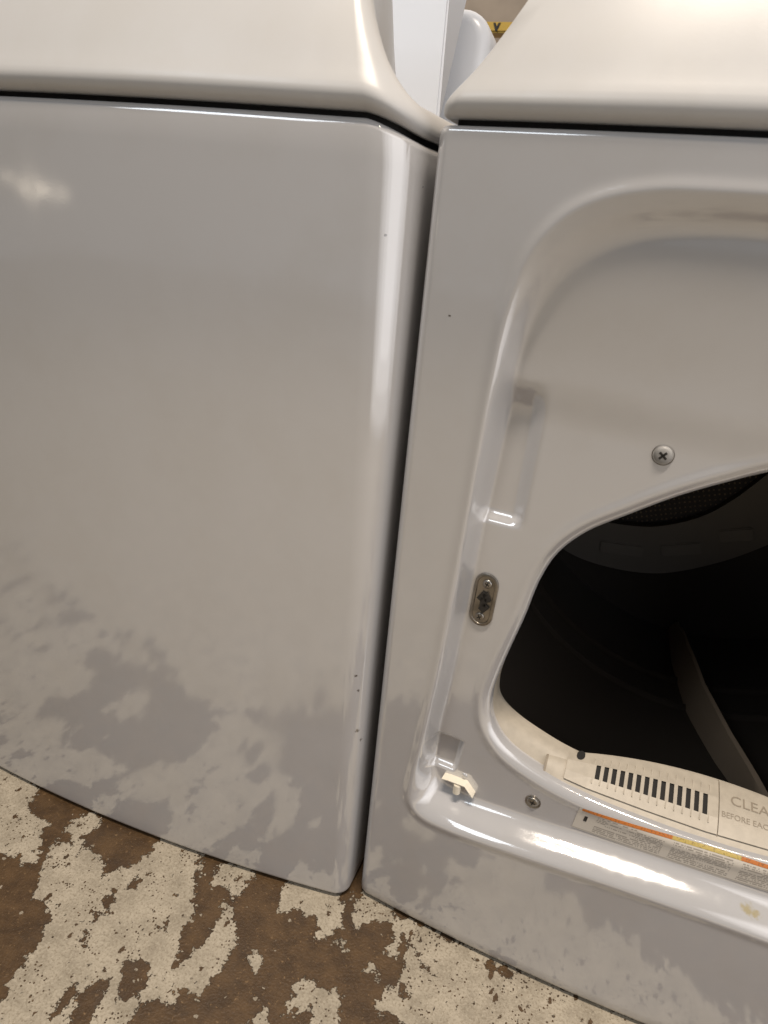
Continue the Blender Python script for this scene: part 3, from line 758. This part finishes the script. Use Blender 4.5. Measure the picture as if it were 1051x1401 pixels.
def striker():
    m = frame_at(.1015, .463) @ Matrix.Rotation(math.radians(2), 4, 'Y')
    def stadium(bm, w, h, y, n=14):
        L = []
        for k in range(n+1):
            a = math.pi*k/n; L.append((w*math.cos(a), y, h+w*math.sin(a)))
        for k in range(n+1):
            a = math.pi+math.pi*k/n; L.append((w*math.cos(a), y, -h+w*math.sin(a)))
        return [bm.verts.new(p) for p in L]
    bm = bmesh.new()
    prof = [(.0128, .001), (.0128, -.0016), (.0118, -.0024), (.0098, -.0024), (.0090, -.0012)]
    R_ = [stadium(bm, w, .0185, y) for w, y in prof]
    for a, b in zip(R_[:-1], R_[1:]):
        for k in range(len(a)): bm.faces.new((a[k], a[(k+1) % len(a)], b[(k+1) % len(b)], b[k]))
    bm.faces.new(R_[-1])
    bmesh.ops.transform(bm, matrix=m, verts=bm.verts[:])
    pl = from_bm('striker_plate', bm, M_DSTEEL, dry, 40)
    pl['label'] = 'tarnished steel oblong door catch plate with two screws'
    screw(m @ Matrix.Translation((0.001, -.0012, .0195)), .0050, pl, M_STEEL, rot=20)
    screw(m @ Matrix.Translation((-.0005, -.0012, -.0205)), .0050, pl, M_DSTEEL, rot=60)
    # dark spring jaws in the middle of the plate
    bm = bmesh.new()
    for px, pz, w, h, rt in ((-.0022, .0045, .0058, .0105, 28), (.0030, .0045, .0058, .0105, -28), (.0005, -.0015, .0066, .0100, 0), (.0022, -.0085, .0075, .0095, 35)):
        bmesh.ops.create_cube(bm, size=1, matrix=Matrix.Translation((px, -.0022, pz)) @ Matrix.Rotation(math.radians(rt), 4, 'Y') @ Matrix.Diagonal((w, .003, h, 1)))
    bmesh.ops.transform(bm, matrix=m, verts=bm.verts[:])
    from_bm('catch_jaw', bm, M_BLACK, pl)
striker()

def clip():
    m = frame_at(.1085, .2215)
    # thin bent plate with a peg under it
    bm = bmesh.new()
    prof = [(-.020, .0010), (-.012, .0022), (.0085, .0030), (.0200, -.0085)]   # (x, z)
    th = .0017; dp = .011
    a = []
    for x, z in prof:
        a.append([bm.verts.new((x, .001, z)), bm.verts.new((x, -dp, z)), bm.verts.new((x, -dp, z-th)), bm.verts.new((x, .001, z-th))])
    for i in range(len(a)-1):
        for k in range(4): bm.faces.new((a[i][k], a[i][(k+1) % 4], a[i+1][(k+1) % 4], a[i+1][k]))
    bm.faces.new(a[0]); bm.faces.new(a[-1])
    bmesh.ops.bevel(bm, geom=bm.edges[:], offset=.0004, segments=1, affect='EDGES')
    bmesh.ops.transform(bm, matrix=m, verts=bm.verts[:])
    p = from_bm('plastic_clip', bm, M_CLIP, dry, 30)
    p['label'] = 'small bent ivory plastic clip with a peg in the lower corner'
    bm = bmesh.new()
    bmesh.ops.create_cone(bm, cap_ends=True, segments=20, radius1=.0045, radius2=.0045, depth=.013, matrix=Matrix.Translation((-.0005, -.0085, -.0065)))
    bmesh.ops.bevel(bm, geom=[e for e in bm.edges if abs(e.verts[0].co.z-e.verts[1].co.z) < 1e-5], offset=.0006, segments=2, affect='EDGES')
    bmesh.ops.transform(bm, matrix=m, verts=bm.verts[:])
    from_bm('peg', bm, M_CLIP, p, 40)
    bm = bmesh.new()
    bmesh.ops.create_uvsphere(bm, u_segments=16, v_segments=10, radius=.0042, matrix=m @ Matrix.Translation((.004, .0022, .0085)))
    from_bm('rivet_dome', bm, M_PANEL, p, 60)
clip()

# ---- printed caution label on the lower ledge
def label():
    x0, x1 = .2400-XC, .52-XC
    def patch(name, a0, a1, b0, b1, mat, parent, lift, nx=50, nz=10):
        """a along, b: 0 lower edge .. 1 upper edge"""
        A, Bq = np.meshgrid(np.linspace(a0, a1, nx), np.linspace(b0, b1, nz), indexing='ij')
        Z = .2175+.0310*Bq+.010*A*.5; X = x0+(x1-x0)*A+.0035*Bq
        Y = surf(X.copy(), Z.copy())-lift
        V = np.stack([X, Y, Z], -1).reshape(-1, 3)
        me = mesh(name, V, grid_faces(nx, nz))
        uv = me.uv_layers.new(name='UVMap')
        ab = np.stack([A.ravel(), Bq.ravel()], -1)
        li = np.zeros(len(me.loops), int); me.loops.foreach_get('vertex_index', li)
        uv.data.foreach_set('uv', ab[li].ravel().astype(np.float32))
        return link(name, me, mat, parent)
    k = NT('printed_text'); k.set(Roughness=.4)
    uvn = k.n('ShaderNodeUVMap'); sep = k.n('ShaderNodeSeparateXYZ'); k.l(uvn.outputs[0], sep.inputs[0])
    u, v = sep.outputs[0], sep.outputs[1]
    row = k.math('FRACT', k.math('MULTIPLY', v, 13.0)); line = k.math('MULTIPLY', k.math('GREATER_THAN', row, .35), 1.0)
    mp = k.n('ShaderNodeMapping'); mp.inputs['Scale'].default_value = (260, 13, 1); k.l(uvn.outputs[0], mp.inputs['Vector'])
    sn = k.n('ShaderNodeVectorMath'); sn.operation = 'FLOOR'; k.l(mp.outputs[0], sn.inputs[0])
    wn = k.n('ShaderNodeTexWhiteNoise'); wn.noise_dimensions = '2D'; k.l(sn.outputs[0], wn.inputs['Vector'])
    m2 = k.n('ShaderNodeMapping'); m2.inputs['Scale'].default_value = (9, 13, 1); k.l(uvn.outputs[0], m2.inputs['Vector'])
    s2 = k.n('ShaderNodeVectorMath'); s2.operation = 'FLOOR'; k.l(m2.outputs[0], s2.inputs[0])
    w2 = k.n('ShaderNodeTexWhiteNoise'); w2.noise_dimensions = '2D'; k.l(s2.outputs[0], w2.inputs['Vector'])
    ink = k.math('MULTIPLY', line, k.math('MULTIPLY', k.math('GREATER_THAN', wn.outputs['Value'], .28), k.math('GREATER_THAN', w2.outputs['Value'], .14)))
    marg = k.math('MULTIPLY', k.math('GREATER_THAN', u, .075), k.math('MULTIPLY', k.math('GREATER_THAN', v, .10), k.math('LESS_THAN', v, .84)))
    gut = 1.0
    for c in (.335, .345, .575, .585):
        g = k.math('GREATER_THAN', k.math('ABSOLUTE', k.math('SUBTRACT', k.math('SUBTRACT', u, k.math('MULTIPLY', v, .0)), c)), .010)
        marg = k.math('MULTIPLY', marg, g)
    ink = k.math('MULTIPLY', k.math('MULTIPLY', ink, marg), .62)
    rule = k.math('LESS_THAN', k.math('ABSOLUTE', k.math('SUBTRACT', v, .035)), .022)
    ink = k.math('MAXIMUM', ink, k.math('MULTIPLY', rule, .45))
    k.l(k.mix(ink, (.56, .52, .46, 1), (.16, .14, .12, 1)), k.b.inputs['Base Color'])
    lab = patch('caution_label', 0, 1, 0, 1, k.m, dry, .0006)
    lab['label'] = 'white printed caution label with an orange and yellow top strip'
    def strip(name, col):
        q = NT(name); q.set(Roughness=.4)
        uvq = q.n('ShaderNodeUVMap'); mq = q.n('ShaderNodeMapping'); mq.inputs['Scale'].default_value = (170, 14, 1); q.l(uvq.outputs[0], mq.inputs['Vector'])
        nn = q.n('ShaderNodeTexNoise', Scale=1.0, Detail=2.0); q.l(mq.outputs[0], nn.inputs['Vector'])
        q.l(q.mix(q.math('MULTIPLY', q.ramp(nn.outputs[0], .54, .62), .55), (*col, 1), (.10, .06, .03, 1)), q.b.inputs['Base Color'])
        return q.m
    mo, my = strip('orange_print', (.46, .15, .03)), strip('yellow_print', (.46, .35, .10))
    patch('orange_strip', .012, .345, .90, 1.0, mo, lab, .0010, 20, 3)
    patch('yellow_strip', .345, .585, .90, 1.0, my, lab, .0010, 20, 3)
    patch('orange_strip', .585, .90, .90, 1.0, mo, lab, .0010, 20, 3)
    patch('printed_box', .030, .042, .45, .68, M_BLACK, lab, .0010, 3, 3)
label()

# ---- brass-trimmed ledge far behind, seen between the two top decks
bm = bmesh.new()
bmesh.ops.create_cube(bm, size=1, matrix=Matrix.Translation((-.33, 1.50, 1.296)) @ Matrix.Diagonal((.36, .06, .024, 1)))
bmesh.ops.bevel(bm, geom=bm.edges[:], offset=.004, segments=2, affect='EDGES')
tr = from_bm('gilt_ornament', bm, M_GOLD)
tag(tr, 'small gilt strip with dark motifs, far behind in the notch between the machines', 'ornament')
for xm in (-.362, -.322):
    bm = bmesh.new()
    pts_ = [(-.010, .009), (-.004, .009), (0, .001), (.004, .009), (.010, .009), (.002, -.009), (-.002, -.009)]
    f_ = bm.faces.new([bm.verts.new((xm+x, 1.468, 1.296+z)) for x, z in pts_])
    ex_ = bmesh.ops.extrude_face_region(bm, geom=[f_])
    bmesh.ops.translate(bm, verts=[v for v in ex_['geom'] if isinstance(v, bmesh.types.BMVert)], vec=(0, .004, 0))
    from_bm('motif', bm, M_BLACK, tr, 20)
